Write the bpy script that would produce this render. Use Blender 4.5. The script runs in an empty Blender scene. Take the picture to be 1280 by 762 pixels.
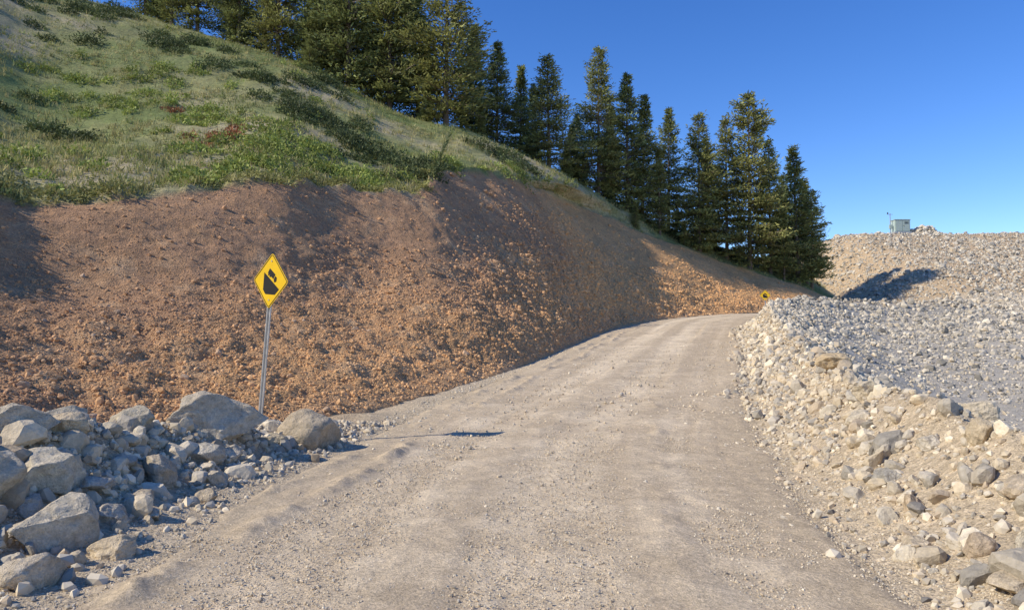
import bpy, bmesh, math, time
import numpy as np
from mathutils import Vector, Matrix
rng = np.random.default_rng(7)
T0 = time.time()
scene = bpy.context.scene
WARM = np.array([1.06, .97, .80])

# ---------------------------------------------------------------- noise
def _h(ix, iy, iz, seed):
    h = (ix.astype(np.int64)*374761393 + iy.astype(np.int64)*668265263 + iz.astype(np.int64)*1440662683 + seed*97531) & 0xffffffff
    h = ((h ^ (h >> 13)) * 1274126177) & 0xffffffff
    return ((h ^ (h >> 16)) & 0xffffff)/float(0xffffff)
def vn(x, y, z, seed=0):
    x0 = np.floor(x); y0 = np.floor(y); z0 = np.floor(z)
    fx = x-x0; fy = y-y0; fz = z-z0
    fx = fx*fx*(3-2*fx); fy = fy*fy*(3-2*fy); fz = fz*fz*(3-2*fz)
    r = 0
    for a in (0, 1):
        wx = fx if a else 1-fx
        for b in (0, 1):
            wy = fy if b else 1-fy
            for c in (0, 1):
                wz = fz if c else 1-fz
                r = r + wx*wy*wz*_h(x0+a, y0+b, z0+c, seed)
    return r*2-1
def fbm(x, y, z, freq, octv=4, seed=0, gain=.5):
    r = 0; a = 1; s = 0
    for o in range(octv):
        r = r + a*vn(x*freq+o*13.7, y*freq+o*7.3, z*freq+o*3.1, seed+o); s += a
        a *= gain; freq *= 2.03
    return r/s
def sstep(a, b, x):
    t = np.clip((x-a)/(b-a), 0, 1); return t*t*(3-2*t)

# ---------------------------------------------------------------- mesh helpers
def make_mesh(name, V, F, mat, tint=None, smooth=False, k=None, mats=None, midx=None):
    F = np.asarray(F, dtype=np.int32); k = F.shape[1]
    me = bpy.data.meshes.new(name)
    me.vertices.add(len(V)); me.vertices.foreach_set('co', np.asarray(V, dtype=np.float32).ravel())
    me.loops.add(F.size); me.loops.foreach_set('vertex_index', F.ravel())
    me.polygons.add(len(F)); me.polygons.foreach_set('loop_start', np.arange(0, F.size, k, dtype=np.int32))
    me.polygons.foreach_set('loop_total', np.full(len(F), k, dtype=np.int32))
    for m in (mats or [mat]): me.materials.append(m)
    if midx is not None: me.polygons.foreach_set('material_index', np.asarray(midx, dtype=np.int32))
    me.polygons.foreach_set('use_smooth', np.full(len(F), bool(smooth)))
    me.update(calc_edges=True)
    if tint is not None:
        at = me.attributes.new('tint', 'FLOAT_COLOR', 'POINT')
        c = np.ones((len(V), 4), dtype=np.float32); c[:, :3] = tint
        at.data.foreach_set('color', c.ravel())
    return me
def add_obj(name, me):
    o = bpy.data.objects.new(name, me); scene.collection.objects.link(o); return o
def grid_faces(n, m):
    i = np.arange(n*m).reshape(n, m)
    return np.stack([i[:-1, :-1].ravel(), i[1:, :-1].ravel(), i[1:, 1:].ravel(), i[:-1, 1:].ravel()], 1)
def ico(sub):
    bm = bmesh.new(); bmesh.ops.create_icosphere(bm, subdivisions=sub, radius=1)
    v = np.array([p.co[:] for p in bm.verts]); f = np.array([[q.index for q in p.verts] for p in bm.faces]); bm.free()
    return v, f
ICO = {s: ico(s) for s in (1, 2, 3, 5)}
def rock_proto(sub, seed, flat=.7, npl=12, rough=0.0):
    r = np.random.default_rng(seed)
    v, f = ICO[sub]; v = v.copy()
    for _ in range(npl):
        n = r.normal(size=3); n /= np.linalg.norm(n); d = r.uniform(.5, .85)
        t = np.maximum(0, v@n-d); v -= t[:, None]*n
    if rough > 0:
        nn = v/np.linalg.norm(v, axis=1)[:, None]
        v = v + nn*(rough*fbm(v[:, 0]+seed, v[:, 1], v[:, 2], 1.8, 5, seed))[:, None]
    v = v*np.array([1, r.uniform(.65, .95), flat*r.uniform(.8, 1.2)])
    if sub == 1: v *= r.uniform(.75, 1.25, size=(len(v), 1))
    if sub == 2: v *= r.uniform(.9, 1.1, size=(len(v), 1))
    v /= np.abs(v[:, :2]).max()
    return v, f
def rand_rot(n, tilt=.5, r=rng):
    a = r.uniform(0, 2*np.pi, n); b = r.normal(0, tilt, n); c = r.normal(0, tilt, n)
    ca, sa, cb, sb, cc, sc = np.cos(a), np.sin(a), np.cos(b), np.sin(b), np.cos(c), np.sin(c)
    o = np.zeros(n); i = np.ones(n)
    Z = np.stack([ca, -sa, o, sa, ca, o, o, o, i], 1).reshape(n, 3, 3)
    X = np.stack([i, o, o, o, cb, -sb, o, sb, cb], 1).reshape(n, 3, 3)
    Y = np.stack([cc, o, sc, o, i, o, -sc, o, cc], 1).reshape(n, 3, 3)
    return Z@X@Y
def scatter(name, protos, P, S, mat, tint, tilt=.5, smooth=False):
    n = len(P); R = rand_rot(n, tilt); which = rng.integers(0, len(protos), n)
    VV = []; FF = []; CC = []; off = 0
    for k, (v, f) in enumerate(protos):
        idx = np.where(which == k)[0]
        if len(idx) == 0: continue
        W = np.einsum('nij,vj->nvi', R[idx], v)*S[idx][:, None, None]+P[idx][:, None, :]
        VV.append(W.reshape(-1, 3)); m = len(v)
        FF.append((f[None]+(np.arange(len(idx))*m)[:, None, None]+off).reshape(-1, 3)); off += m*len(idx)
        CC.append(np.repeat(tint[idx], m, 0))
    return add_obj(name, make_mesh(name, np.concatenate(VV), np.concatenate(FF), mat, np.concatenate(CC), smooth))

# ---------------------------------------------------------------- materials
def make_mat(name, noises=(), bumps=(), cells=(), rough=.9, color=None, spec=.2, transl=0, metal=0):
    m = bpy.data.materials.new(name); m.use_nodes = True
    nt = m.node_tree; N = nt.nodes; L = nt.links; b = N['Principled BSDF']
    b.inputs['Roughness'].default_value = rough; b.inputs['Specular IOR Level'].default_value = spec
    b.inputs['Metallic'].default_value = metal
    tc = N.new('ShaderNodeTexCoord').outputs['Object']
    if color is None:
        a = N.new('ShaderNodeAttribute'); a.attribute_name = 'tint'; col = a.outputs['Color']
    else:
        a = N.new('ShaderNodeRGB'); a.outputs[0].default_value = (*color, 1); col = a.outputs[0]
    def mul(col, fac):
        x = N.new('ShaderNodeVectorMath'); x.operation = 'SCALE'
        L.new(col, x.inputs[0]); L.new(fac, x.inputs['Scale']); return x.outputs[0]
    for sc, det, lo, hi in noises:
        n = N.new('ShaderNodeTexNoise'); n.inputs['Scale'].default_value = sc; n.inputs['Detail'].default_value = det
        n.inputs['Roughness'].default_value = .65
        L.new(tc, n.inputs['Vector'])
        r = N.new('ShaderNodeMapRange'); r.inputs[1].default_value = .3; r.inputs[2].default_value = .7
        r.inputs[3].default_value = lo; r.inputs[4].default_value = hi
        L.new(n.outputs['Fac'], r.inputs[0]); col = mul(col, r.outputs[0])
    for sc, lo, hi in cells:
        n = N.new('ShaderNodeTexVoronoi'); n.inputs['Scale'].default_value = sc; L.new(tc, n.inputs['Vector'])
        s = N.new('ShaderNodeSeparateColor'); L.new(n.outputs['Color'], s.inputs[0])
        r = N.new('ShaderNodeMapRange'); r.inputs[3].default_value = lo; r.inputs[4].default_value = hi
        L.new(s.outputs[0], r.inputs[0]); col = mul(col, r.outputs[0])
    L.new(col, b.inputs['Base Color'])
    prev = None
    for kind, sc, dist in bumps:
        if kind == 'n':
            n = N.new('ShaderNodeTexNoise'); n.inputs['Scale'].default_value = sc; n.inputs['Detail'].default_value = 6
            n.inputs['Roughness'].default_value = .65; out = n.outputs['Fac']
        else:
            n = N.new('ShaderNodeTexVoronoi'); n.inputs['Scale'].default_value = sc
            q = N.new('ShaderNodeMath'); q.operation = 'SUBTRACT'; q.inputs[0].default_value = 1
            L.new(n.outputs['Distance'], q.inputs[1]); out = q.outputs[0]
        L.new(tc, n.inputs['Vector'])
        bp = N.new('ShaderNodeBump'); bp.inputs['Distance'].default_value = dist; bp.inputs['Strength'].default_value = 1
        L.new(out, bp.inputs['Height'])
        if prev: L.new(prev, bp.inputs['Normal'])
        prev = bp.outputs['Normal']
    if prev: L.new(prev, b.inputs['Normal'])
    if transl:
        t = N.new('ShaderNodeBsdfTranslucent'); L.new(col, t.inputs['Color'])
        mx = N.new('ShaderNodeMixShader'); mx.inputs[0].default_value = transl
        L.new(b.outputs[0], mx.inputs[1]); L.new(t.outputs[0], mx.inputs[2])
        L.new(mx.outputs[0], N['Material Output'].inputs['Surface'])
    return m
M_road = make_mat('gravel_road_surface', [(.7, 5, .92, 1.08), (5, 8, .84, 1.14), (26, 8, .76, 1.2)], [('n', 5, .02), ('n', 34, .016), ('n', 130, .006)], [(110, .78, 1.22)])
M_ground = make_mat('rubble_ground', [(.5, 5, .88, 1.12), (9, 6, .8, 1.16)], [('n', 4, .05), ('n', 22, .03), ('v', 50, .008)], [(24, .8, 1.2), (65, .82, 1.16)])
M_cut = make_mat('bare_earth', [(.35, 6, .85, 1.14), (4, 8, .76, 1.2), (30, 6, .78, 1.2)], [('n', 2.4, .13), ('n', 10, .09), ('v', 26, .02)], [(26, .85, 1.15)])
M_hill = make_mat('grassy_soil', [(.6, 6, .8, 1.2), (6, 8, .65, 1.3)], [('n', 3, .1), ('n', 18, .05)])
M_rock = make_mat('rock', [(3, 6, .8, 1.15), (22, 6, .8, 1.15)], [('n', 9, .03), ('n', 60, .006)], rough=.88)
M_boul = make_mat('boulder_rock', [(2.2, 8, .74, 1.16), (16, 8, .70, 1.2), (70, 4, .82, 1.12)], [('n', 4, .10), ('n', 22, .025), ('n', 110, .005)], rough=.9)
M_small = make_mat('gravel_stone', [(8, 4, .85, 1.12)], rough=.9)
M_grass = make_mat('grass_blades', [(1.2, 4, .75, 1.2)], rough=.8, transl=.3)
M_leaf = make_mat('shrub_leaves', [(2, 4, .75, 1.25)], rough=.6, transl=.25)
M_needle = make_mat('pine_needles', [(.9, 4, .7, 1.3)], rough=.65, transl=.3)
M_bark = make_mat('pine_bark', [(6, 6, .6, 1.3)], [('n', 14, .03)], color=(.20, .155, .115))

# ---------------------------------------------------------------- curves
def catmull(P, n):
    P = np.asarray(P, float); out = []
    for i in range(len(P)-1):
        p1, p2 = P[i], P[i+1]
        p0 = P[i-1] if i > 0 else 2*p1-p2
        p3 = P[i+2] if i+2 < len(P) else 2*p2-p1
        t = np.linspace(0, 1, n, endpoint=False)[:, None]
        l1 = np.linalg.norm(p2-p1)
        m1 = (p2-p0)/(np.linalg.norm(p2-p1)+np.linalg.norm(p1-p0)+1e-9)*l1
        m2 = (p3-p1)/(np.linalg.norm(p3-p2)+np.linalg.norm(p2-p1)+1e-9)*l1
        out.append((2*t**3-3*t**2+1)*p1+(t**3-2*t**2+t)*m1+(-2*t**3+3*t**2)*p2+(t**3-t**2)*m2)
    out.append(P[-1:]); return np.concatenate(out)
# centre line x,y,z,halfwidth
ROAD = catmull([(-.25, -40, -.5, 2.7), (-.25, 0, 0, 2.65), (-.15, 4.35, 0, 2.65), (.65, 11.3, .02, 3.15), (2.45, 18.6, .45, 3.25), (5.0, 27, 1.07, 3.3),
                (8.7, 39, 2.07, 3.2), (12.6, 47, 2.75, 3.1), (18, 53.5, 3.25, 3.1), (25, 58.5, 3.5, 3.1), (33, 62.5, 3.7, 3.1), (45, 65, 3.9, 3.1)], 6)
BERM = catmull([(3.5, -40, .2), (3.6, 0, .5), (3.7, 4, .6), (4.3, 6.5, .72), (4.75, 9, .8), (5.8, 13.4, 1.0), (7.6, 20, 1.5), (9.6, 27, 2.3), (12.2, 35, 3.2),
                (17.5, 45, 3.85), (23.5, 52, 4.15), (32, 56, 4.3), (46, 58, 4.4), (300, 62, 4.4)], 5)
PILE = catmull([(-5.6, -3, .3), (-5.2, 2, .55), (-4.8, 5, .64), (-4.5, 7.5, .66), (-4.25, 9.5, .50), (-3.9, 11.4, .24), (-3.4, 13, .05)], 4)
def closest(P, x, y):
    bd = np.full(x.shape, 1e18); val = np.zeros(x.shape+(P.shape[1]-2,)); side = np.zeros(x.shape)
    for i in range(len(P)-1):
        a = P[i]; b = P[i+1]; dx, dy = b[0]-a[0], b[1]-a[1]; l2 = dx*dx+dy*dy
        t = np.clip(((x-a[0])*dx+(y-a[1])*dy)/l2, 0, 1)
        ex = x-a[0]-t*dx; ey = y-a[1]-t*dy; d = ex*ex+ey*ey
        m = d < bd; bd = np.where(m, d, bd)
        side = np.where(m, dy*ex-dx*ey, side)      # >0 right of travel
        for k in range(P.shape[1]-2):
            val[..., k] = np.where(m, a[k+2]+t*(b[k+2]-a[k+2]), val[..., k])
    return np.sqrt(bd), val, np.sign(side)
RY = np.array([-60, 0, 12, 20, 28, 40, 50, 62, 68, 76, 84, 92, 97, 130, 500, 5000.])
RZ = np.array([-4, -1.6, -1.1, -.75, -.1, 1.25, 2.5, 4.2, 5.4, 8.4, 11.3, 14.3, 14.8, 15, 12, -40.])
def ground(x, y, detail=True):
    x = np.asarray(x, float); y = np.asarray(y, float)
    db, vb, sb = closest(BERM, x, y); dc, vc, sc = closest(ROAD, x, y)
    zc = vc[..., 0]; w = vc[..., 1]; zb = vb[..., 0]
    R = np.interp(y, RY, RZ) - .5*np.clip(33-x, 0, 25)*sstep(56, 70, y) + .35*fbm(x, y, x*0, .09, 3, 5)*sstep(20, 40, y)
    R = R + .12*np.sin(x*.05)*sstep(60, 90, y)
    wx = sstep(29, 44, x); zb = zb*(1-wx)+(R+.1)*wx
    zb = zb + .16*fbm(x, y, x*0, .45, 3, 9) + .05
    e = np.maximum(dc-w, 0); t = e/(e+db+1e-6)
    zin_r = zc+(zb-zc)*(t**1.25)
    zin_r = zin_r*(1-wx)+R*wx
    dp, vp, sp = closest(PILE, x, y)
    hp = vp[..., 0]
    zin_l = zc + hp*np.exp(-(dp/.9)**2)*(1+.35*fbm(x, y, x*0, 1.1, 3, 11))
    zin_l = np.where(x > 30, zin_l*(1-wx)+R*wx, zin_l)
    zin = np.where(sc > 0, zin_r, zin_l)
    zout0 = zb-.55*db; k = .25
    zout = np.where(zout0 > R, zout0, R) + k*np.exp(-np.abs(zout0-R)/k)*.5*np.minimum(1, db)
    z = np.where(sb > 0, zout, zin)
    off = sstep(0, .9, dc-w)
    if detail:
        amp = np.where(sb > 0, .14, .11)*off
        z = z + amp*fbm(x, y, x*0, 1.6, 4, 21) + .022*fbm(x, y, x*0, 5, 3, 31)*(.3+.7*off)
    return z, dict(db=db, sb=sb, dc=dc, w=w, sc=sc, dp=dp, R=R, wx=wx)

# ---------------------------------------------------------------- ground sheet
def axis(a, lo, hi, n, c):
    t0 = np.arcsinh((lo-c)/a); t1 = np.arcsinh((hi-c)/a); return c+a*np.sinh(np.linspace(t0, t1, n))
gx = axis(9, -3000, 3000, 760, 2); gy = axis(10, -3000, 4000, 820, 6)
GX, GY = np.meshgrid(gx, gy, indexing='ij')
GZ, I = ground(GX, GY)
GZ = GZ-np.where((I['sb'] < 0) & (I['wx'] < .5), .14*(1-sstep(-.7, -.25, I['dc']-I['w'])), 0)
tan = np.array([.50, .44, .36]); gry = np.array([.43, .42, .405]); soil = np.array([.42, .36, .29])
fb = fbm(GX, GY, GX*0, .5, 4, 41)[..., None]
o = np.where(I['sb'] > 0, sstep(-.2, 1.3, I['db']+.5*fb[..., 0]), 0)[..., None]
col = tan*(1-o)+gry*o
p = (np.exp(-(I['dp']/1.0)**2)*(I['sc'] < 0))[..., None]; col = col*(1-p)+soil*p
lft = ((I['sc'] < 0)*sstep(.5, 2.0, I['dc']-I['w']+.6*fb[..., 0]))[..., None]; col = col*(1-.5*lft)+np.array([.46, .33, .2])*.5*lft
col = col*(1+.12*fb)*WARM
V = np.stack([GX, GY, GZ], -1).reshape(-1, 3)
add_obj('ground', make_mesh('ground', V, grid_faces(*GX.shape), M_ground, col.reshape(-1, 3), True))
print('ground', time.time()-T0)

# ---------------------------------------------------------------- road
def resample(P, S):
    d = np.concatenate([[0], np.cumsum(np.linalg.norm(np.diff(P[:, :2], axis=0), axis=1))])
    return np.stack([np.interp(S, d, P[:, k]) for k in range(P.shape[1])], 1), d[-1]
_, Lr = resample(ROAD, np.array([0.]))
S = np.unique(np.concatenate([np.arange(0, 41, .5), np.arange(41, 60, .04), np.arange(60, 80, .1), np.arange(80, min(Lr, 116), .25)]))
RC, _ = resample(catmull(ROAD[::3], 12), S)
tg = np.gradient(RC[:, :2], axis=0); tg /= np.linalg.norm(tg, axis=1)[:, None]
nr = np.stack([tg[:, 1], -tg[:, 0]], 1)
tt = np.linspace(-1, 1, 210)
SS = S[:, None]+0*tt[None]
edgew = .12+.16*fbm(SS[:, :1], SS[:, :1]*0+np.sign(tt)[None]*3, SS[:, :1]*0, .7, 4, 77)
Wd = (RC[:, 3]+.05)[:, None]+edgew
lat = tt[None]*Wd
RX = RC[:, 0:1]+nr[:, 0:1]*lat; RYY = RC[:, 1:2]+nr[:, 1:2]*lat
edge = sstep(.86, 1, np.abs(tt))[None]
wob = .25*np.sin(SS*.11)+.12*np.sin(SS*.33+1)
def gau(c, s): return np.exp(-((lat-wob-c)/s)**2)
track = gau(-1.25, .42)+gau(.35, .32)+gau(.85, .30)*.8+gau(-.75, .25)*.4+gau(2.0, .3)*.4
RZZ = RC[:, 2:3]-.075*edge+.015+.045*(1-(tt[None])**2)-.026*np.clip(track, 0, 1.1)
streak = fbm((lat-wob)*3.2, SS*.10, SS*0, 1.0, 4, 55)
fine = fbm(RX, RYY, RX*0, 7, 3, 61); mid = fbm(RX, RYY, RX*0, 1.7, 3, 65)
RZZ = RZZ+.012*streak+.010*fine+.014*mid
br_ = np.clip(fbm(RX, RYY, RX*0, 1.6, 3, 71)+.25, 0, 1)
wr = np.exp(-((lat+2.15-.12*np.sin(SS*.8))/.13)**2)+.8*np.exp(-((lat+2.65-.10*np.sin(SS*.6+2))/.12)**2)+.35*np.exp(-((lat-1.4-.12*np.sin(SS*.5+1))/.14)**2)
RZZ = RZZ+.085*wr*br_*(.6+.8*np.clip(fine+.5, 0, 1))
c0 = np.array([.51, .44, .355]); c1 = np.array([.74, .66, .55])
tr = np.clip(track*.42+.6*streak+.5*mid+.12-.3*wr, 0, 1)[..., None]
rc = c0*(1-tr)+c1*tr
eg = sstep(.6, .95, np.abs(tt)[None]+.12*fbm(RX, RYY, RX*0, .8, 3, 81))[..., None]
rc = rc*(1-eg)+np.array([.50, .435, .35])*eg
rc = rc*WARM
V = np.stack([RX, RYY, RZZ], -1).reshape(-1, 3)
add_obj('gravel_road', make_mesh('gravel_road', V, grid_faces(*RX.shape), M_road, rc.reshape(-1, 3), True))
def roadz(x, y):
    d, v, s = closest(ROAD, x, y); return v[..., 0]+.045*(1-np.clip(d/(v[..., 1]+.17), 0, 1)**2), d, v[..., 1], s
print('road', time.time()-T0)

# ---------------------------------------------------------------- hillside
# per station: toe, cut top, mid slope, crest, behind crest
ST = [
 [(-8, -40, -.6), (-15, -40, 4.5), (-40, -40, 18), (-75, -40, 34), (-110, -40, 45)],
 [(-7.4, 0, 0), (-14, 2, 4.8), (-38, 4, 17), (-70, 8, 34), (-105, 10, 46)],
 [(-6.3, 8.6, -.05), (-13.8, 20, 5.4), (-24, 35, 12.6), (-41, 60, 31.0), (-60, 90, 40)],
 [(-5.5, 11, 0), (-11.4, 23, 6.1), (-18.9, 40, 14.3), (-32.8, 65, 29.9), (-45, 95, 36)],
 [(-4.5, 12.9, 0), (-9, 27, 7.5), (-13.5, 42, 14.5), (-22.7, 62, 26.2), (-31, 90, 32)],
 [(-2.9, 15.2, .15), (-7, 31, 8.0), (-9.2, 43, 13.3), (-15.5, 60, 22.9), (-22, 88, 28)],
 [(-1.0, 19.5, .5), (-4.4, 34, 8.4), (-5.8, 45, 13.0), (-9, 60, 19.7), (-14, 88, 25)],
 [(1.2, 26.5, 1.05), (-3.9, 40, 10.9), (-2.6, 48, 13.5), (-3.2, 60, 18.0), (-5, 88, 23)],
 [(4.8, 38, 2.0), (0, 47, 11.75), (2.3, 54, 13.55), (3.3, 62, 15.5), (5, 90, 18.5)],
 [(7.9, 44.9, 2.6), (4.4, 58, 12.3), (8.0, 62, 12.9), (9.5, 69, 13.8), (12, 92, 15.5)],
 [(13.4, 51.8, 3.1), (11.2, 63.5, 10.7), (14.4, 68, 11.1), (16.3, 73, 11.8), (19, 95, 13)],
 [(19, 57.4, 3.45), (18.7, 68.0, 8.7), (21.8, 72.5, 9.3), (24.3, 79, 10.3), (27, 98, 11)],
 [(26, 62.2, 3.65), (26.1, 69.5, 6.7), (28.8, 75, 7.5), (32, 82, 8.2), (34, 100, 8.5)],
 [(33, 66.5, 3.8), (31.7, 72, 4.9), (35, 78, 5.2), (38, 86, 5.3), (40, 104, 5)],
 [(42, 69, 3.2), (42, 74, 3.3), (44, 80, 3.3), (46, 90, 3.0), (47, 106, 2)]]
KH = [.5, .55, .61, .62, .61, .58, .5, .5, .5, .5, .5, .5, .5, .5, .5]
KZ = [.45, .45, .46, .44, .42, .40, .40, .46, .48, .49, .49, .48, .48, .48, .5]
rows = []
for st, kh, kz in zip(ST, KH, KZ):
    Tt, C, Mm, Rr, B = [np.array(q, float) for q in st]
    h = C-Tt; hh = h[:2]/np.linalg.norm(h[:2])
    t0 = Tt-np.array([hh[0]*.7, hh[1]*.7, .45])
    K = Tt+h*np.array([kh, kh, kz])
    ob = (B-Rr)[:2]; ob /= np.linalg.norm(ob)
    B2 = B+np.array([ob[0]*170, ob[1]*170, -B[2]-5])
    rows.append([t0, Tt, K, C, Mm, Rr, B, B2])
CP = np.array(rows)                     # stations x rows x 3
NU = 52
colsm = np.stack([catmull(CP[:, r], NU) for r in range(8)], 1)   # U x 8 x 3
U = len(colsm)
cnt = [4, 80, 80, 46, 46, 22, 8]
G = []; vpar = []
for r in range(7):
    t = np.linspace(0, 1, cnt[r], endpoint=False)
    p1, p2 = colsm[:, r], colsm[:, r+1]
    if r in (3, 4):
        if r == 3: m1 = (p2-p1); m2 = (colsm[:, 5]-p1)*.5
        else: m1 = (p2-colsm[:, 3])*.5; m2 = (colsm[:, 6]-p1)*.35
        tt_ = t[None, :, None]
        g = (2*tt_**3-3*tt_**2+1)*p1[:, None]+(tt_**3-2*tt_**2+tt_)*m1[:, None]+(-2*tt_**3+3*tt_**2)*p2[:, None]+(tt_**3-tt_**2)*m2[:, None]
    else:
        g = p1[:, None]*(1-t[None, :, None])+p2[:, None]*t[None, :, None]
    G.append(g); vpar.append(r+t)
G.append(colsm[:, 7:8]); vpar.append(np.array([7.]))
G = np.concatenate(G, 1); vpar = np.concatenate(vpar)
iK = np.searchsorted(vpar, 2)
for _ in range(60):
    sl = slice(iK-34, iK+34); G[:, sl] = .5*G[:, sl]+.25*(G[:, iK-35:iK+33]+G[:, iK-33:iK+35])
def normals(G):
    du = np.gradient(G, axis=0); dv = np.gradient(G, axis=1)
    n = np.cross(du, dv); n /= np.linalg.norm(n, axis=2)[..., None]+1e-9
    return n*np.sign(n[..., 2:3]+1e-9)
Nn = normals(G)
X_, Y_, Z_ = G[..., 0], G[..., 1], G[..., 2]
vp = vpar[None]+0*X_; up = (np.arange(U)/NU)[:, None]+0*X_
cutw = sstep(.9, 1.2, vp)*(1-sstep(2.85, 3.05, vp))
ug = up*6.0
n1 = fbm(X_, Y_, Z_, .22, 4, 131); n2 = fbm(X_, Y_, Z_, 1.3, 4, 135)
wx_ = X_+.8*n2; wy_ = Y_+.8*n1
rill = fbm(wx_*1.0+wy_*.5, Z_*.35, vp*0, .8, 3, 91)
rough_lo = 1-.65*sstep(1.5, 2.3, vp+.4*n1)
disp = cutw*(.30*fbm(X_, Y_, Z_, .28, 3, 95)+rough_lo*(.17*fbm(X_, Y_, Z_, 1.3, 4, 101)+.10*fbm(X_, Y_, Z_, 3.6, 3, 105))+.05*rill)
hw = sstep(2.95, 3.1, vp)*(1-sstep(6, 7, vp))
disp = disp+hw*(.45*fbm(X_, Y_, Z_, .12, 3, 111)+.16*fbm(X_, Y_, Z_, .9, 4, 115))
G = G+Nn*disp[..., None]
# ragged lip
lip = np.exp(-((vp-3.0)/.06)**2)
G[..., 2] += lip*.30*fbm(ug, ug*0, ug*0, .9, 4, 121)
Nn = normals(G)
ic = np.searchsorted(vpar, 3.0)
br = np.array([.45, .265, .145]); orr = np.array([.66, .385, .175]); lt = np.array([.60, .41, .24])
low = (1-sstep(1.0, 2.1, vp+.45*n1))*sstep(1.5, 4, up)
far = sstep(7.8, 8.8, up)
wo = np.clip(low*.7+far*.9+.35*n2+.12, 0, 1)[..., None]
wl = (np.clip(n2*1.6-.3, 0, .6)+.3*(1-sstep(.9, 1.15, vp)))[..., None]
cc = br*(1-wo)+orr*wo; cc = cc*(1-wl)+lt*wl
topg = sstep(2.90, 3.0, vp+.05*n2)[..., None]
gcol = np.array([.30, .29, .12]); dcol = np.array([.44, .37, .22]); ggr = np.array([.19, .225, .075])
n3 = fbm(X_, Y_, Z_, .16, 4, 141)
wd = np.clip(n3*1.8+.28+.9*n2, 0, 1)[..., None]; wg = np.clip(-n3*2.0+.9*n2+.1, 0, 1)[..., None]
hc = gcol*(1-wd)+dcol*wd; hc = hc*(1-wg)+ggr*wg
cc = cc*(1-topg)+hc*topg
def sub(i0, i1, name, mat):
    g = G[:, i0:i1]; c = cc[:, i0:i1]
    add_obj(name, make_mesh(name, g.reshape(-1, 3), grid_faces(g.shape[0], g.shape[1]), mat, c.reshape(-1, 3), True))
sub(0, ic+1, 'earth_cut_bank', M_cut)
sub(ic, len(vpar), 'grassy_hillside', M_hill)
print('hill', time.time()-T0)
def S_at(u, v):
    a = np.clip(np.asarray(u)*NU, 0, U-1.001); b = np.interp(v, vpar, np.arange(len(vpar)))
    b = np.clip(b, 0, len(vpar)-1.001)
    i = a.astype(int); j = b.astype(int); fa = (a-i)[:, None]; fb_ = (b-j)[:, None]
    def L(A): return (A[i, j]*(1-fa)*(1-fb_)+A[i+1, j]*fa*(1-fb_)+A[i, j+1]*(1-fa)*fb_+A[i+1, j+1]*fa*fb_)
    return L(G), L(Nn)
def sample_hill(n, u0, u1, v0, v1, near=True, mod=None):
    i0, i1 = int(u0*NU), int(u1*NU); j0, j1 = np.searchsorted(vpar, v0), np.searchsorted(vpar, v1)
    g = G[i0:i1+1, j0:j1+1]
    ar = np.linalg.norm(np.cross(g[1:, :-1]-g[:-1, :-1], g[:-1, 1:]-g[:-1, :-1]), axis=2)
    d = np.linalg.norm(g[:-1, :-1, :2], axis=2)
    if near: ar = ar/np.maximum(d, 12)**1.2
    if mod is not None: ar = ar*mod[i0:i1, j0:j1][:ar.shape[0], :ar.shape[1]]
    pr = (ar/ar.sum()).ravel(); k = rng.choice(len(pr), n, p=pr)
    ii, jj = np.unravel_index(k, ar.shape); a = rng.random(n)[:, None]; b = rng.random(n)[:, None]
    P = g[ii, jj]*(1-a)*(1-b)+g[ii+1, jj]*a*(1-b)+g[ii, jj+1]*(1-a)*b+g[ii+1, jj+1]*a*b
    return P, Nn[i0+ii, j0+jj], cc[i0+ii, j0+jj]

lowp = [rock_proto(1, 100+i, .75, 4) for i in range(10)]
midp = [rock_proto(2, 200+i, .7, 9) for i in range(14)]
hip = [rock_proto(5, 300+i, .68, 11, .22) for i in range(12)]
hip[1] = rock_proto(5, 377, .85, 4, .16)
dmod = .10+1.0*(1-sstep(1.5, 2.3, vp+.5*n1))+.5*sstep(.05, .3, n1)*(1-sstep(2.3, 2.7, vp))
n = 56000
P, N_, C_ = sample_hill(n, 1.2, 12, 1.0, 2.92, mod=dmod)
S_ = np.clip(rng.lognormal(-3.65, .5, n), .01, .11)*(np.clip(np.linalg.norm(P[:, :2], axis=1)/24, .8, 1.7))
C_ = C_*rng.uniform(.85, 1.2, (n, 1))
scatter('soil_clods', lowp, P+N_*S_[:, None]*.15, S_, M_small, C_, 1.0)
n = 260
P, N_, C_ = sample_hill(n, 1.2, 12, .98, 2.4)
S_ = np.clip(rng.lognormal(-3.0, .45, n), .03, .13)
C_ = C_*.5+.5*np.array([.48, .39, .30])
scatter('loose_stones', midp, P+N_*S_[:, None]*.1, S_, M_rock, C_*rng.uniform(.8, 1.15, (n, 1)), .8)

# ---------------------------------------------------------------- riprap slope
pal = np.array([[.44, .43, .415], [.53, .51, .48], [.35, .345, .34], [.52, .475, .41], [.20, .20, .20], [.63, .61, .57]])
def palette(n, w, pal=pal):
    c = pal[rng.choice(len(pal), n, p=np.array(w)/sum(w))]; return c*rng.uniform(.8, 1.18, (n, 1))*WARM
n = 130000
yy = 8+90*rng.random(n)**1.1; xx = rng.uniform(4, 85, n); k = xx < (.85*yy+6); xx, yy = xx[k], yy[k]
z, J = ground(xx, yy); k = (J['sb'] > 0) | ((J['wx'] > .3) | (yy > 68)); k &= ~((xx < 27) & (yy > 62))
xx, yy, z = xx[k], yy[k], z[k]; n = len(xx)
S_ = np.clip(rng.lognormal(-2.55, .5, n), .03, .4)*np.clip(yy/48, .42, 1.2)
scatter('riprap_rocks', lowp, np.stack([xx, yy, z+S_*.2], 1), S_, M_small, palette(n, [4, 3, 3, 2, 1.4, 1.5]), .9)
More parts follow.
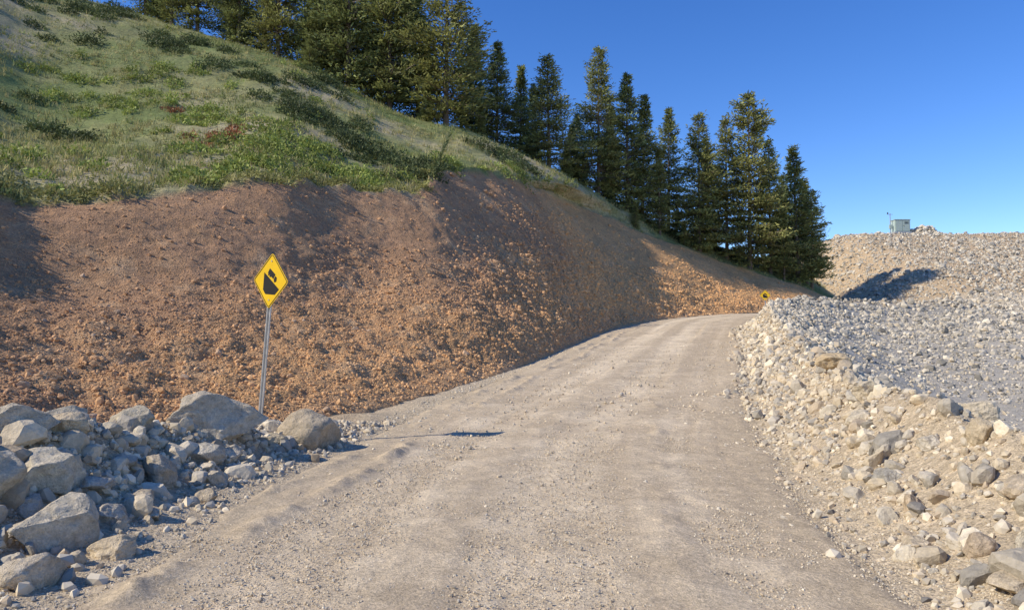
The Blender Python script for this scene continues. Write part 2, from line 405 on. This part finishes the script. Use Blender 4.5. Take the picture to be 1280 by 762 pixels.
pal2 = np.array([[.50, .48, .45], [.56, .51, .43], [.50, .44, .37], [.38, .375, .37], [.65, .62, .56], [.22, .22, .23]])
def berm_pts(n, ymin, ymax, lo, hi, pw=1.5):
    s = ymin+(ymax-ymin)*rng.random(n)**pw
    cx = np.interp(s, BERM[:, 1], BERM[:, 0]); x = cx+rng.uniform(lo, hi, n)
    return x, s
def place(name, protos, x, y, S_, mat, tint, tilt=.5, sink=.25, smooth=False):
    z, _ = ground(x, y); return scatter(name, protos, np.stack([x, y, z+S_*sink], 1), S_, mat, tint, tilt, smooth)
x, y = berm_pts(19000, 3, 46, -2.1, 1.8, 1.7); dc, vc, sc = closest(ROAD, x, y)
k = dc > vc[..., 1]-.15+rng.normal(0, .25, len(x)); x, y = x[k], y[k]; n = len(x)
place('berm_gravel', lowp, x, y, np.clip(rng.lognormal(-3.9, .55, n), .008, .10)*np.clip(y/9, .8, 2.2), M_small, palette(n, [3.5, 3, 1, 2, 2.6, .6], pal2), .9)
x, y = berm_pts(2200, 3.4, 44, -1.5, 1.7, 1.4); dc, vc, sc = closest(ROAD, x, y)
k = dc > vc[..., 1]+rng.normal(.2, .1, len(x)); x, y = x[k], y[k]; n = len(x)
place('berm_rocks', midp, x, y, np.clip(rng.lognormal(-2.8, .5, n), .035, .23), M_rock, palette(n, [4, 3, .8, 1.6, 2.8, .5], pal2), .7, .15)

# road pebbles: sparse stones everywhere, dense grit close to the camera
def road_scatter(name, n, y0, y1, pw, mu, smin, smax, cen, scale_y):
    s = y0+(y1-y0)*rng.random(n)**pw
    cx = np.interp(s, ROAD[:, 1], ROAD[:, 0]); w = np.interp(s, ROAD[:, 1], ROAD[:, 3])
    q = rng.uniform(-1, 1, n); x = cx+q*(w+.45)
    keep = rng.random(n) < cen+(1-cen)*np.abs(q)**2.5; x, s = x[keep], s[keep]; n = len(x)
    z, d, ww, _ = roadz(x, s)
    zg, _ = ground(x, s)
    z = np.where(d > ww-.1, np.maximum(zg, z-.09), z+.004)
    S_ = np.clip(rng.lognormal(mu, .45, n), smin, smax)*(np.clip(s/7, .8, 2.0) if scale_y else 1)
    scatter(name, lowp, np.stack([x, s, z+S_*.1], 1), S_, M_small, palette(n, [3, 5, 1.5, 1.2, 2, .3], pal2)*1.02, .9)
road_scatter('road_gravel', 30000, 3.2, 30, 1.9, -4.9, .003, .038, .25, True)
road_scatter('road_grit', 70000, 3.3, 12, 1.5, -5.3, .003, .013, .7, False)
# left pile rubble
n = 10000; s = rng.uniform(2.5, 13.5, n); cx = np.interp(s, PILE[:, 1], PILE[:, 0]); x = cx+rng.normal(0.15, .9, n)
dc, vc, _ = closest(ROAD, x, s); k = dc > vc[..., 1]-.1; x, s = x[k], s[k]; n = len(x)
pal3 = np.array([[.48, .46, .425], [.55, .50, .425], [.38, .37, .36], [.63, .595, .535], [.42, .36, .29]])
place('pile_gravel', lowp, x, s, np.clip(rng.lognormal(-3.8, .6, n), .008, .09), M_small, palette(n, [3, 4, 2, 2, 1.4], pal3), .9)
n = 600; s = rng.uniform(3, 12, n); cx = np.interp(s, PILE[:, 1], PILE[:, 0]); x = cx+rng.normal(0.25, .62, n)
dc, vc, _ = closest(ROAD, x, s); k = (dc > vc[..., 1]+.2); x, s = x[k], s[k]; n = len(x)
place('pile_rocks', midp, x, s, np.clip(rng.lognormal(-2.5, .5, n), .04, .21)*np.clip(1.25-s*.04, .7, 1), M_rock, palette(n, [3, 4, 1.6, 2.4, .6], pal3), .7, .15)

# individual boulders: x, y, radius, height factor, colour, proto, yaw
BO = [(-3.80, 9.6, .64, .82, (.60, .56, .50), 0, .4), (-2.98, 11.0, .52, .80, (.53, .47, .39), 1, 2.0),
      (-3.50, 5.75, .33, 1.1, (.64, .60, .53), 2, 1.0), (-3.16, 4.95, .20, 1.0, (.64, .58, .50), 3, 0),
      (-2.98, 5.65, .19, .8, (.66, .58, .47), 4, .5), (-3.72, 6.7, .25, .5, (.49, .485, .48), 5, .2),
      (-3.65, 7.7, .29, .85, (.50, .46, .41), 6, 2.2), (-3.58, 8.7, .26, .85, (.50, .49, .47), 7, 0),
      (-4.25, 7.2, .24, 1.0, (.60, .53, .43), 8, 1), (-4.0, 6.4, .32, .8, (.64, .61, .55), 9, 3),
      (-4.15, 5.9, .28, 1.0, (.58, .55, .50), 10, .7), (-3.05, 7.4, .15, .8, (.56, .50, .42), 11, 0), (-3.3, 10.3, .22, .6, (.50, .46, .39), 3, 2),
      (-4.9, 8.8, .28, .8, (.54, .52, .48), 2, 2), (-3.50, 4.5, .22, .8, (.58, .56, .52), 7, 2), (-3.9, 12.0, .27, .6, (.56, .54, .50), 5, 1),
      (-3.35, 6.35, .17, .8, (.54, .52, .49), 6, 1.2), (-3.45, 9.1, .18, .8, (.6, .56, .5), 9, 1.2), (-4.7, 7.8, .33, .8, (.58, .55, .49), 4, 1.2),
      (-4.45, 6.8, .30, .9, (.61, .57, .51), 0, .6), (-3.4, 6.95, .15, .8, (.54, .49, .42), 8, .6), (-3.2, 8.1, .17, .8, (.59, .55, .49), 10, 1.6), (-3.85, 6.05, .18, .9, (.5, .49, .48), 0, 2),
      (-4.35, 8.5, .27, .9, (.56, .53, .47), 11, .3), (-3.15, 6.6, .12, .8, (.6, .56, .5), 2, 2.2), (-4.7, 9.8, .3, .7, (.55, .52, .47), 10, 2.2),
      (5.75, 13.3, .38, .85, (.62, .52, .38), 8, .3), (6.25, 13.6, .19, .8, (.50, .50, .50), 4, 0), (4.25, 6.75, .155, 1.0, (.56, .50, .41), 1, 1),
      (4.0, 8.1, .18, .9, (.62, .59, .54), 2, .2), (3.35, 6.3, .14, .9, (.54, .46, .37), 6, 1), (2.95, 5.5, .13, .7, (.60, .54, .46), 9, 2),
      (3.35, 4.8, .14, .9, (.58, .56, .52), 0, 0), (2.98, 4.45, .15, .6, (.60, .54, .46), 3, 2), (4.35, 9.4, .22, .9, (.6, .57, .52), 5, 2),
      (3.6, 7.2, .16, .9, (.42, .42, .42), 7, 2), (4.95, 10.4, .24, .8, (.65, .61, .54), 10, 1), (5.3, 11.6, .22, .9, (.58, .53, .46), 11, 1),
      (8.2, 20.5, .3, .8, (.57, .54, .49), 2, 1), (3.15, 5.1, .12, .9, (.52, .45, .38), 1, 2), (3.8, 5.6, .16, .8, (.58, .52, .45), 4, 1.5), (6.1, 8.8, .28, .8, (.63, .58, .51), 4, 2.5),
      (4.9, 7.9, .22, .8, (.62, .58, .52), 6, 2.5), (4.1, 7.4, .13, .8, (.6, .58, .55), 9, .5), (5.5, 9.6, .2, .8, (.55, .53, .5), 0, 2.5), (-1.62, 9.1, .12, .4, (.52, .46, .36), 6, .4)]
for (x, y, r, hf, c, pr, yaw) in BO:
    v, f = hip[pr]; v = v*np.array([1, 1, hf*1.25]); ca, sa = math.cos(yaw), math.sin(yaw)
    v = v@np.array([[ca, sa, 0], [-sa, ca, 0], [0, 0, 1]])
    me = make_mesh('boulder', v*r, f, M_boul, np.repeat(np.array([c])*WARM, len(v), 0), True)
    ob = add_obj('boulder', me); zz, _ = ground(np.array([x]), np.array([y])); ob.location = (x, y, float(zz[0])+.25*r*hf)
print('rocks', time.time()-T0)

# ---------------------------------------------------------------- vegetation on the hill
def quads_from(P, D, Wv, L, W):
    a = P-Wv*W[:, None]*.5; b = P+Wv*W[:, None]*.5; tip = P+D*L[:, None]
    c = tip+Wv*W[:, None]*.22; d = tip-Wv*W[:, None]*.22
    V = np.stack([a, b, c, d], 1).reshape(-1, 3); F = np.arange(len(V)).reshape(-1, 4); return V, F
def unit(a): return a/(np.linalg.norm(a, axis=1)[:, None]+1e-9)
nt_ = 72000
P, N_, C_ = sample_hill(nt_, 1.0, 12.5, 2.97, 5.2)
dens = fbm(P[:, 0], P[:, 1], P[:, 2], .5, 4, 151); k = rng.random(nt_) < .5+1.5*dens
P, N_ = P[k], N_[k]; nt_ = len(P)
gp = np.array([[.38, .36, .14], [.24, .285, .085], [.52, .45, .21], [.31, .33, .145]])
gn = fbm(P[:, 0], P[:, 1], P[:, 2], .2, 3, 155)
pick = np.where(gn+rng.normal(0, .25, nt_) > .05, rng.choice([0, 2], nt_), rng.choice([1, 3, 0], nt_))
tc_ = gp[pick]*rng.uniform(.7, 1.2, (nt_, 1))
nb = 6; PP = np.repeat(P, nb, 0); m = len(PP); hgt = np.repeat(rng.uniform(.08, .30, nt_), nb)*rng.uniform(.7, 1.2, m)
PP = PP+np.concatenate([rng.normal(0, .09, (m, 2)), np.full((m, 1), -.03)], 1)
D = unit(np.concatenate([rng.normal(0, .38, (m, 2)), np.ones((m, 1))], 1)); Wv = unit(np.cross(D, unit(rng.normal(size=(m, 3)))))
V, F = quads_from(PP, D, Wv, hgt, rng.uniform(.02, .055, m))
add_obj('hillside_grass', make_mesh('hillside_grass', V, F, M_grass, np.repeat(np.repeat(tc_, nb, 0), 4, 0)))

def shrub_mass(name, centers, col, col2, leaf=(.05, .11), dens=520, rmin=.35, rmax=1.05):
    Vs = []; Fs = []; Cs = []; off = 0
    for (u, v, ru, rv, h, m_) in centers:
        for _ in range(m_):
            uu = u+rng.normal(0, ru); vv = max(2.97, v+rng.normal(0, rv))
            p, nrm = S_at(np.array([uu]), np.array([vv])); p = p[0]
            r = rng.uniform(rmin, rmax); n = int(dens*r*r)+30; hh = h*rng.uniform(.6, 1.2)
            th = rng.uniform(0, 2*np.pi, n); ph = np.arccos(rng.random(n)); rad = rng.uniform(.6, 1.05, n)
            lump = 1+.35*np.sin(th*3+rng.random()*6)*np.sin(ph*2)+.25*np.sin(th*7+rng.random()*6)
            q = np.stack([np.cos(th)*np.sin(ph)*r*lump, np.sin(th)*np.sin(ph)*r*lump, np.cos(ph)*hh*lump], 1)*rad[:, None]
            q[:, 2] += -(q[:, 0]*nrm[0, 0]+q[:, 1]*nrm[0, 1])/max(nrm[0, 2], .3)
            D = unit(q+rng.normal(0, .5, (n, 3))+np.array([0, 0, .3])); Wv = unit(np.cross(D, rng.normal(size=(n, 3))))
            V, F = quads_from(p+q, D, Wv, rng.uniform(*leaf, n)*1.5, rng.uniform(*leaf, n))
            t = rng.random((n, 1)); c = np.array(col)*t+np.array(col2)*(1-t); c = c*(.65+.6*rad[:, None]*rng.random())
            Vs.append(V); Fs.append(F+off); off += len(V); Cs.append(np.repeat(c, 4, 0))
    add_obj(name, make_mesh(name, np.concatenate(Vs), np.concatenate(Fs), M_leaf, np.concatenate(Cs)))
shrub_mass('juniper_shrubs', [(2.6, 4.75, .25, .06, .5, 16), (3.1, 4.55, .2, .05, .5, 14), (3.5, 4.65, .15, .05, .5, 8), (3.9, 4.35, .2, .05, .5, 12), (4.5, 4.05, .3, .07, .45, 16),
                              (5.2, 3.75, .25, .08, .45, 12), (5.8, 3.4, .3, .1, .4, 10), (2.1, 4.6, .15, .1, .5, 8), (5.0, 4.6, .5, .15, .5, 10), (6.5, 3.15, .2, .05, .4, 7), (2.5, 3.9, .3, .1, .4, 6), (2.3, 4.95, .3, .06, .5, 12),
                              (7.8, 4.2, .5, .3, .5, 10), (9.5, 4.4, .8, .3, .5, 14), (11, 4.2, .6, .3, .5, 10)],
           (.085, .115, .04), (.14, .165, .065))
shrub_mass('green_shrubs', [(2.9, 4.05, .3, .1, .35, 18), (2.2, 4.2, .2, .1, .35, 10), (3.4, 3.85, .3, .1, .35, 14), (4.0, 3.55, .35, .12, .35, 26), (3.7, 3.2, .3, .1, .3, 14), (4.7, 3.25, .35, .1, .35, 20),
                            (3.0, 3.4, .6, .15, .3, 12), (2.0, 3.5, .3, .2, .3, 8), (5.4, 3.15, .3, .05, .3, 12), (3.2, 4.25, .3, .05, .35, 8), (6.8, 3.3, .4, .15, .3, 8), (2.0, 5.2, .1, .1, .5, 8), (4.2, 4.6, .8, .2, .35, 12),
                            (8.2, 3.3, .5, .2, .3, 8), (3.2, 3.15, .7, .06, .3, 14)],
           (.25, .315, .065), (.37, .40, .11), dens=420, rmin=.2, rmax=.85)
shrub_mass('red_shrubs', [(3.55, 3.62, .12, .05, .3, 8), (3.3, 3.5, .16, .06, .25, 6), (3.1, 3.9, .06, .04, .25, 2)], (.42, .14, .08), (.36, .25, .10), dens=330, rmin=.15, rmax=.6)
shrub_mass('lip_plants', [(u, 3.02, .15, .02, .2, int(rng.integers(1, 6))) for u in np.arange(1.8, 7.0, .25)], (.27, .28, .09), (.38, .35, .13), leaf=(.04, .08), dens=260, rmin=.2, rmax=.8)
print('veg', time.time()-T0)

# ---------------------------------------------------------------- conifers
def conifer(seed, H=16., ratio=.17, bare=.06, full=.8, dens=1.0, gap=.12, hue=0.):
    r = np.random.default_rng(seed)
    Rm = H*ratio; Pn = []; Dn = []; Ln = []; Cn = []
    TV = []; TF = []
    ns = 9; nr_ = 12; lean = r.normal(0, .012, 2)
    for i in range(nr_+1):
        t = i/nr_; rad = .20*(1-t)**.9*H/16+.012
        for k in range(ns):
            a = 2*np.pi*k/ns; TV.append((lean[0]*t*H+rad*(1+.25*(1-t)**8)*math.cos(a), lean[1]*t*H+rad*(1+.25*(1-t)**8)*math.sin(a), t*H-.5*(i == 0)))
    for i in range(nr_):
        for k in range(ns): TF.append((i*ns+k, i*ns+(k+1) % ns, (i+1)*ns+(k+1) % ns, (i+1)*ns+k))
    z = bare*H; ph0 = r.random()*6
    while z < H*.985:
        t = z/H
        env = (1-t)**full*min(1, .5+(t-bare)*4.0)
        env *= 1+.16*math.sin(z*1.1+ph0)+.1*math.sin(z*2.7)
        nbr = int(r.integers(6, 10)) if t < .85 else 5
        for b in range(nbr):
            if r.random() < gap: continue
            az = r.random()*2*np.pi
            asym = 1+.2*math.sin(az*2+ph0+z*.35)
            Lb = max(.22, Rm*env*r.uniform(.5, 1.28)*asym)
            el0 = math.radians(-10+48*t**1.2+r.normal(0, 7)); el1 = el0+math.radians(16)
            npt = max(2, int(Lb/.28))
            zz = z+r.normal(0, .12)
            x = lean[0]*zz; y = lean[1]*zz
            pts = []
            for j in range(npt+1):
                f = j/npt; el = el0-.25*math.sin(f*math.pi)+(el1-el0)*f
                pts.append((x, y, zz)); st = Lb/npt
                x += math.cos(az)*math.cos(el)*st; y += math.sin(az)*math.cos(el)*st; zz += math.sin(el)*st
            pts = np.array(pts)
            if Lb > .7:
                b0 = len(TV); rr = .018+.012*Lb
                for jj, pidx in enumerate((0, npt//2, npt)):
                    q = pts[pidx]; ra = rr*(1-jj*.42)
                    for k in range(3):
                        a = 2*np.pi*k/3; TV.append((q[0]-math.sin(az)*ra*math.cos(a), q[1]+math.cos(az)*ra*math.cos(a), q[2]+ra*math.sin(a)))
                for jj in range(2):
                    for k in range(3): TF.append((b0+jj*3+k, b0+jj*3+(k+1) % 3, b0+jj*3+3+(k+1) % 3, b0+jj*3+3+k))
            clump = r.uniform(.65, 1.4)
            for j in range(npt+1):
                f = j/npt
                if f < .22 and Lb > .8: continue
                nsp = max(3, int(round(8*dens*(.7+.5*math.sin(f*3.1)))))
                d0 = np.array([math.cos(az), math.sin(az), .1])
                side = np.array([-math.sin(az), math.cos(az), 0])
                spread = min(.6, .15+.28*Lb*(1-f*.6))
                off = r.normal(0, 1, (nsp, 1))*side*spread+r.normal(0, .08, (nsp, 3))
                dd = d0*r.uniform(.2, 1.1, (nsp, 1))+side*np.sign(off@side)[:, None]*r.uniform(.1, .9, (nsp, 1))+np.stack([np.zeros(nsp), np.zeros(nsp), r.normal(.15, .4, nsp)], 1)
                Pn.append(pts[j]+off); Dn.append(dd); Ln.append(r.uniform(.16, .36, nsp))
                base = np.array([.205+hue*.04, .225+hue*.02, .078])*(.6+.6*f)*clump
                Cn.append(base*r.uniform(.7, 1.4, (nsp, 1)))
        z += r.uniform(.22, .38)*(1 if t < .8 else .8)
    nl = 14; Pn.append(np.stack([np.full(nl, lean[0]*H), np.full(nl, lean[1]*H), np.linspace(H*.965, H*1.0, nl)], 1)); Dn.append(r.normal(0, .5, (nl, 3))+np.array([0, 0, .9])); Ln.append(np.full(nl, .22)); Cn.append(np.tile([.12, .15, .06], (nl, 1)))
    Pn = np.concatenate(Pn); Dn = unit(np.concatenate(Dn)); Ln = np.concatenate(Ln); Cn = np.concatenate(Cn)
    Wv = unit(np.cross(Dn, r.normal(size=Dn.shape)))
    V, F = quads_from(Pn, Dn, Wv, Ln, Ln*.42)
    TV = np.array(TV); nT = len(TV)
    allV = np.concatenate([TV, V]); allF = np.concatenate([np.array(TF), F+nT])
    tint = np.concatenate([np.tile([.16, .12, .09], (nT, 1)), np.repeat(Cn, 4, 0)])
    mi = np.concatenate([np.ones(len(TF)), np.zeros(len(F))])
    return make_mesh('pine_tree', allV, allF, None, tint, False, mats=[M_needle, M_bark], midx=mi), H
PR = [conifer(1, 16, .215, .04, .8, 1, .18), conifer(2, 16, .24, .05, .7, 1, .24, .6), conifer(3, 16, .19, .04, .9, 1, .16), conifer(4, 16, .26, .06, .6, 1.0, .3, 1.0),
      conifer(5, 16, .17, .08, .85, .9, .3, .4), conifer(6, 10, .25, .02, .95, 1.1, .05, .2), conifer(7, 16, .22, .14, .65, .9, .36, .8)]
print('proto faces', [len(p[0].polygons) for p in PR], time.time()-T0)
flatXY = G[:, ic:, :].reshape(-1, 3)
def hill_z(x, y):
    d = (flatXY[:, 0]-x)**2+(flatXY[:, 1]-y)**2; return float(flatXY[np.argmin(d), 2])
# x, y, height, proto, width factor
TR = [(-5.3, 59, 14.5, 3, 1.15), (-10, 60, 15, 1, 1.05), (-13.4, 60, 16, 0, 1.0), (-16.4, 61, 13, 2, 1.1), (-19.8, 62, 15, 3, .8), (-23.5, 63, 12, 0, .9), (-27.5, 64, 14, 1, .8), (-33, 66, 14, 2, 1),
      (-7.8, 61.5, 13, 2, 1.2), (-11.8, 65, 17, 3, .9), (-18, 67, 15, 1, .9), (-25, 66, 11, 2, 1), (-21.6, 64, 10, 4, 1.1), (-29.8, 64, 10, 4, 1.1), (-31.5, 66, 12, 0, .8), (-3.6, 66, 10.5, 5, .9), (-14.8, 63, 14, 6, .9),
      (-1.3, 63, 9.4, 0, 1.15), (.7, 65, 8.6, 5, .8), (3.1, 62, 9.8, 1, 1.3), (5.3, 66, 5.6, 5, .9), (7.6, 65, 13.6, 1, .95), (10.3, 66, 12.6, 0, 1.05), (11.8, 67, 11.4, 2, 1.1), (14.6, 69, 11.8, 0, .95),
      (17.2, 68, 13.0, 1, 1.0), (17.6, 68.5, 4.8, 5, 1), (20.3, 70, 13.8, 6, .9), (22.3, 69.5, 16.9, 3, .9), (24.6, 70.5, 13.0, 1, .85), (27.6, 71.5, 13.6, 2, 1.15), (27.6, 75.5, 10.0, 0, 1.1), (29.8, 75, 11.0, 4, 1.3), (29.3, 72.5, 10, 6, 1.1),
      (4.6, 63, 3.2, 5, 1), (-2.6, 60, 3.0, 5, 1), (8.9, 68, 9.5, 2, 1), (13.2, 66, 8, 4, 1), (19.0, 71, 11, 2, 1), (1.8, 68, 8.2, 2, 1), (6.3, 70, 8, 0, 1), (25.6, 69.8, 6.5, 4, 1), (10.6, 63.5, 2.2, 5, 1), (-6.9, 58.5, 2.6, 5, 1.1),
      (15.6, 67, 2.4, 5, 1), (-16, 58, 3, 5, 1.1)]
for i, (x, y, h, pr, wf) in enumerate(TR):
    me, H = PR[pr]; ob = bpy.data.objects.new('pine_tree', me); scene.collection.objects.link(ob)
    s = h/H; ob.scale = (s*wf, s*wf, s); ob.rotation_euler = (0, 0, rng.uniform(0, 6.28)); ob.location = (x, y, hill_z(x, y)-.15)
print('trees', time.time()-T0)

# ---------------------------------------------------------------- signs
def simple(name, color, rough=.5, metal=0, bump=None):
    return make_mat(name, [(3, 5, .9, 1.06)], bump or [], color=color, rough=rough, spec=.4, metal=metal)
M_yel = simple('sign_yellow', (.82, .52, .015), .45); M_blk = simple('sign_black', (.015, .015, .015), .5)
M_galv = make_mat('galvanised_steel', [(14, 5, .75, 1.15)], [('n', 60, .001)], color=(.48, .48, .47), rough=.5, metal=.4)
M_back = simple('aluminium', (.5, .5, .5), .45, .6)
def poly_prism(name, pts, y0, y1, mat, parent):
    bm = bmesh.new(); a = [bm.verts.new((p[0], y0, p[1])) for p in pts]; b = [bm.verts.new((p[0], y1, p[1])) for p in pts]; n = len(pts)
    bm.faces.new(a); bm.faces.new(b[::-1])
    for i in range(n): bm.faces.new((a[i], b[i], b[(i+1) % n], a[(i+1) % n]))
    bmesh.ops.recalc_face_normals(bm, faces=bm.faces)
    me = bpy.data.meshes.new(name); bm.to_mesh(me); bm.free(); me.materials.append(mat); o = bpy.data.objects.new(name, me); scene.collection.objects.link(o); o.parent = parent; return o
def rdiamond(d, r, n=6):
    s = d/math.sqrt(2); pts = []
    for cx, cy, a0 in ((s-r, s-r, 0), (-s+r, s-r, 90), (-s+r, -s+r, 180), (s-r, -s+r, 270)):
        for k in range(n+1):
            a = math.radians(a0+90*k/n); x = cx+r*math.cos(a); y = cy+r*math.sin(a)
            pts.append(((x-y)/math.sqrt(2), (x+y)/math.sqrt(2)))
    return pts
def ring(name, outer, inner, y, mat, parent):
    bm = bmesh.new(); n = len(outer); A = [bm.verts.new((p[0], y, p[1])) for p in outer]; B = [bm.verts.new((p[0], y, p[1])) for p in inner]
    for i in range(n): bm.faces.new((A[i], A[(i+1) % n], B[(i+1) % n], B[i]))
    r = bmesh.ops.extrude_face_region(bm, geom=bm.faces[:]); bmesh.ops.translate(bm, verts=[v for v in r['geom'] if isinstance(v, bmesh.types.BMVert)], vec=(0, .0015, 0))
    bmesh.ops.recalc_face_normals(bm, faces=bm.faces)
    me = bpy.data.meshes.new(name); bm.to_mesh(me); bm.free(); me.materials.append(mat); o = bpy.data.objects.new(name, me); scene.collection.objects.link(o); o.parent = parent
def traffic_sign(loc, yaw, lean, d=.43, ph=1.98):
    e = bpy.data.objects.new('traffic_sign', None); scene.collection.objects.link(e)
    zc = ph+d-.12
    prof = [(-.045, .0), (-.045, -.004), (-.026, -.004), (-.016, .03), (.016, .03), (.026, -.004), (.045, -.004), (.045, 0), (.029, 0), (.019, .034), (-.019, .034), (-.029, 0)]
    bm = bmesh.new(); lo = [bm.verts.new((x, y+.012, -.5)) for x, y in prof]; hi = [bm.verts.new((x, y+.012, zc+.22)) for x, y in prof]; n = len(prof)
    for i in range(n): bm.faces.new((lo[i], lo[(i+1) % n], hi[(i+1) % n], hi[i]))
    bm.faces.new(hi); bmesh.ops.recalc_face_normals(bm, faces=bm.faces)
    me = bpy.data.meshes.new('post'); bm.to_mesh(me); bm.free(); me.materials.append(M_galv); o = bpy.data.objects.new('post', me); scene.collection.objects.link(o); o.parent = e
    pn = []
    pn.append(poly_prism('panel', rdiamond(d, .05), 0, .004, M_yel, e))
    pn.append(poly_prism('panel_back', rdiamond(d-.002, .05), .0045, .006, M_back, e))
    before = set(bpy.data.objects)
    ring('border', rdiamond(d-.018, .04), rdiamond(d-.034, .028), -.003, M_blk, e)
    k = d/.43
    # steep-grade pictogram: large solid wedge falling to the right, small truck descending it
    poly_prism('grade_wedge', [(x*k, z*k) for x, z in [(-.165, .125), (-.165, -.14), (-.10, -.205), (.13, -.205), (.225, -.12)]], -.003, -.0012, M_blk, e)
    ang = math.atan2(-.245, .39)
    def tp(x, z):
        bx, bz = .035*k, .0*k; return (bx+(x*math.cos(ang)-z*math.sin(ang))*k, bz+(x*math.sin(ang)+z*math.cos(ang))*k)
    poly_prism('truck_box', [tp(-.16, .042), tp(.01, .042), tp(.01, .125), tp(-.16, .125)], -.003, -.0012, M_blk, e)
    poly_prism('truck_cab', [tp(.024, .038), tp(.090, .038), tp(.090, .068), tp(.068, .106), tp(.024, .106)], -.003, -.0012, M_blk, e)
    for wx in (-.125, -.08, .058):
        poly_prism('truck_wheel', [tp(wx+.016*math.cos(a), .034+.016*math.sin(a)) for a in np.linspace(0, 2*np.pi, 14, endpoint=False)], -.004, -.0022, M_blk, e)
    for zz in (.30, -.29):
        poly_prism('bolt', [(.012*math.cos(a), zz*k+.012*math.sin(a)) for a in np.linspace(0, 2*np.pi, 6, endpoint=False)], -.009, -.001, M_galv, e)
    for ob in set(bpy.data.objects)-before: ob.location.z = zc
    for ob in pn: ob.location.z = zc
    e.location = loc; e.rotation_euler = (math.radians(-1), math.radians(lean), math.radians(yaw)); return e
zs = float(ground(np.array([-3.85]), np.array([11.35]))[0][0])
traffic_sign((-3.85, 11.35, zs-.08), -36, 5.0)
traffic_sign((19.9, 58.4, 3.3), -10, 0, d=.43, ph=1.25)

# ---------------------------------------------------------------- utility cabinet and mast on the skyline
M_cab = simple('cabinet_paint', (.42, .50, .44), .5); M_dark = simple('vent_dark', (.08, .09, .08), .6)
def box(name, c, s, mat, parent, bev=.02):
    bm = bmesh.new(); bmesh.ops.create_cube(bm, size=1); bmesh.ops.scale(bm, vec=s, verts=bm.verts); bmesh.ops.bevel(bm, geom=bm.edges[:], offset=bev, segments=2, affect='EDGES')
    me = bpy.data.meshes.new(name); bm.to_mesh(me); bm.free(); me.materials.append(mat); o = bpy.data.objects.new(name, me); scene.collection.objects.link(o); o.location = c; o.parent = parent
ax, ay = 49.6, 94.5; az = float(ground(np.array([ax]), np.array([ay]))[0][0])
e = bpy.data.objects.new('utility_cabinet', None); scene.collection.objects.link(e); e.location = (ax, ay, az)
box('plinth', (0, 0, .05), (2.2, 1.4, .5), M_galv, e); box('body', (0, 0, 1.05), (1.9, 1.1, 1.5), M_cab, e); box('roof', (0, 0, 1.85), (2.05, 1.25, .09), M_cab, e)
box('door_1', (-.46, -.57, 1.05), (.84, .04, 1.3), M_cab, e, .01); box('door_2', (.46, -.57, 1.05), (.84, .04, 1.3), M_cab, e, .01)
for k in range(4): box('vent_%d' % (k+1), (.46, -.6, 1.35+.07*k), (.5, .02, .03), M_dark, e, .004)
box('handle', (.12, -.6, 1.05), (.03, .03, .16), M_dark, e, .005)
e2 = bpy.data.objects.new('instrument_mast', None); scene.collection.objects.link(e2); e2.location = (48.3, 94.5, az)
box('pole', (0, 0, 1.3), (.08, .08, 2.9), M_galv, e2, .01); box('crossarm', (0, 0, 2.6), (.7, .05, .05), M_galv, e2, .01); box('sensor', (-.3, 0, 2.75), (.14, .14, .22), M_dark, e2, .02); box('control_box', (0, -.1, 1.0), (.4, .2, .5), M_cab, e2, .02)
n = 300; x = 52.7+rng.normal(0, 1.3, n); y = 94.5+rng.normal(0, 1.0, n); z, _ = ground(x, y)
hh = 1.2*np.exp(-((x-52.7)/1.5)**2-((y-94.5)/1.3)**2)
scatter('rock_heap', midp, np.stack([x, y, z+hh*rng.random(n)], 1), rng.uniform(.15, .38, n), M_rock, palette(n, [1, 3, 1, 3, .3, 5]), .9)

# ---------------------------------------------------------------- light, sky, camera
el = math.radians(37.5); az_ = math.atan2(-.962, -.27)
sd = Vector((math.sin(az_)*math.cos(el), math.cos(az_)*math.cos(el), math.sin(el)))
sun = bpy.data.lights.new('sun', 'SUN'); sun.energy = 5.0; sun.angle = math.radians(.53); sun.color = (1, .92, .78)
so = bpy.data.objects.new('sun', sun); scene.collection.objects.link(so); so.rotation_euler = sd.to_track_quat('Z', 'Y').to_euler(); so.location = (-40, -20, 60)
w = bpy.data.worlds.new('World'); scene.world = w; w.use_nodes = True
nt = w.node_tree; sk = nt.nodes.new('ShaderNodeTexSky'); sk.sky_type = 'NISHITA'; sk.sun_disc = False
sk.sun_elevation = el; sk.sun_rotation = az_ % (2*math.pi); sk.altitude = 3500; sk.air_density = 1.3; sk.dust_density = 0.0; sk.ozone_density = 2.5
hs = nt.nodes.new('ShaderNodeHueSaturation'); hs.inputs['Hue'].default_value = .514; hs.inputs['Saturation'].default_value = 1.3; hs.inputs['Value'].default_value = 1.32
nt.links.new(sk.outputs[0], hs.inputs['Color']); nt.links.new(hs.outputs[0], nt.nodes['Background'].inputs[0]); nt.nodes['Background'].inputs[1].default_value = .15
cam = bpy.data.cameras.new('camera'); cam.sensor_width = 36; cam.lens = 36*930/1280; cam.clip_end = 9000; cam.clip_start = .05
co = bpy.data.objects.new('camera', cam); scene.collection.objects.link(co); co.location = (0, 0, 1.65); co.rotation_euler = (math.radians(90+2.4), 0, 0)
scene.camera = co
scene.view_settings.view_transform = 'Standard'; scene.view_settings.look = 'None'; scene.view_settings.exposure = 0
print('done', time.time()-T0)
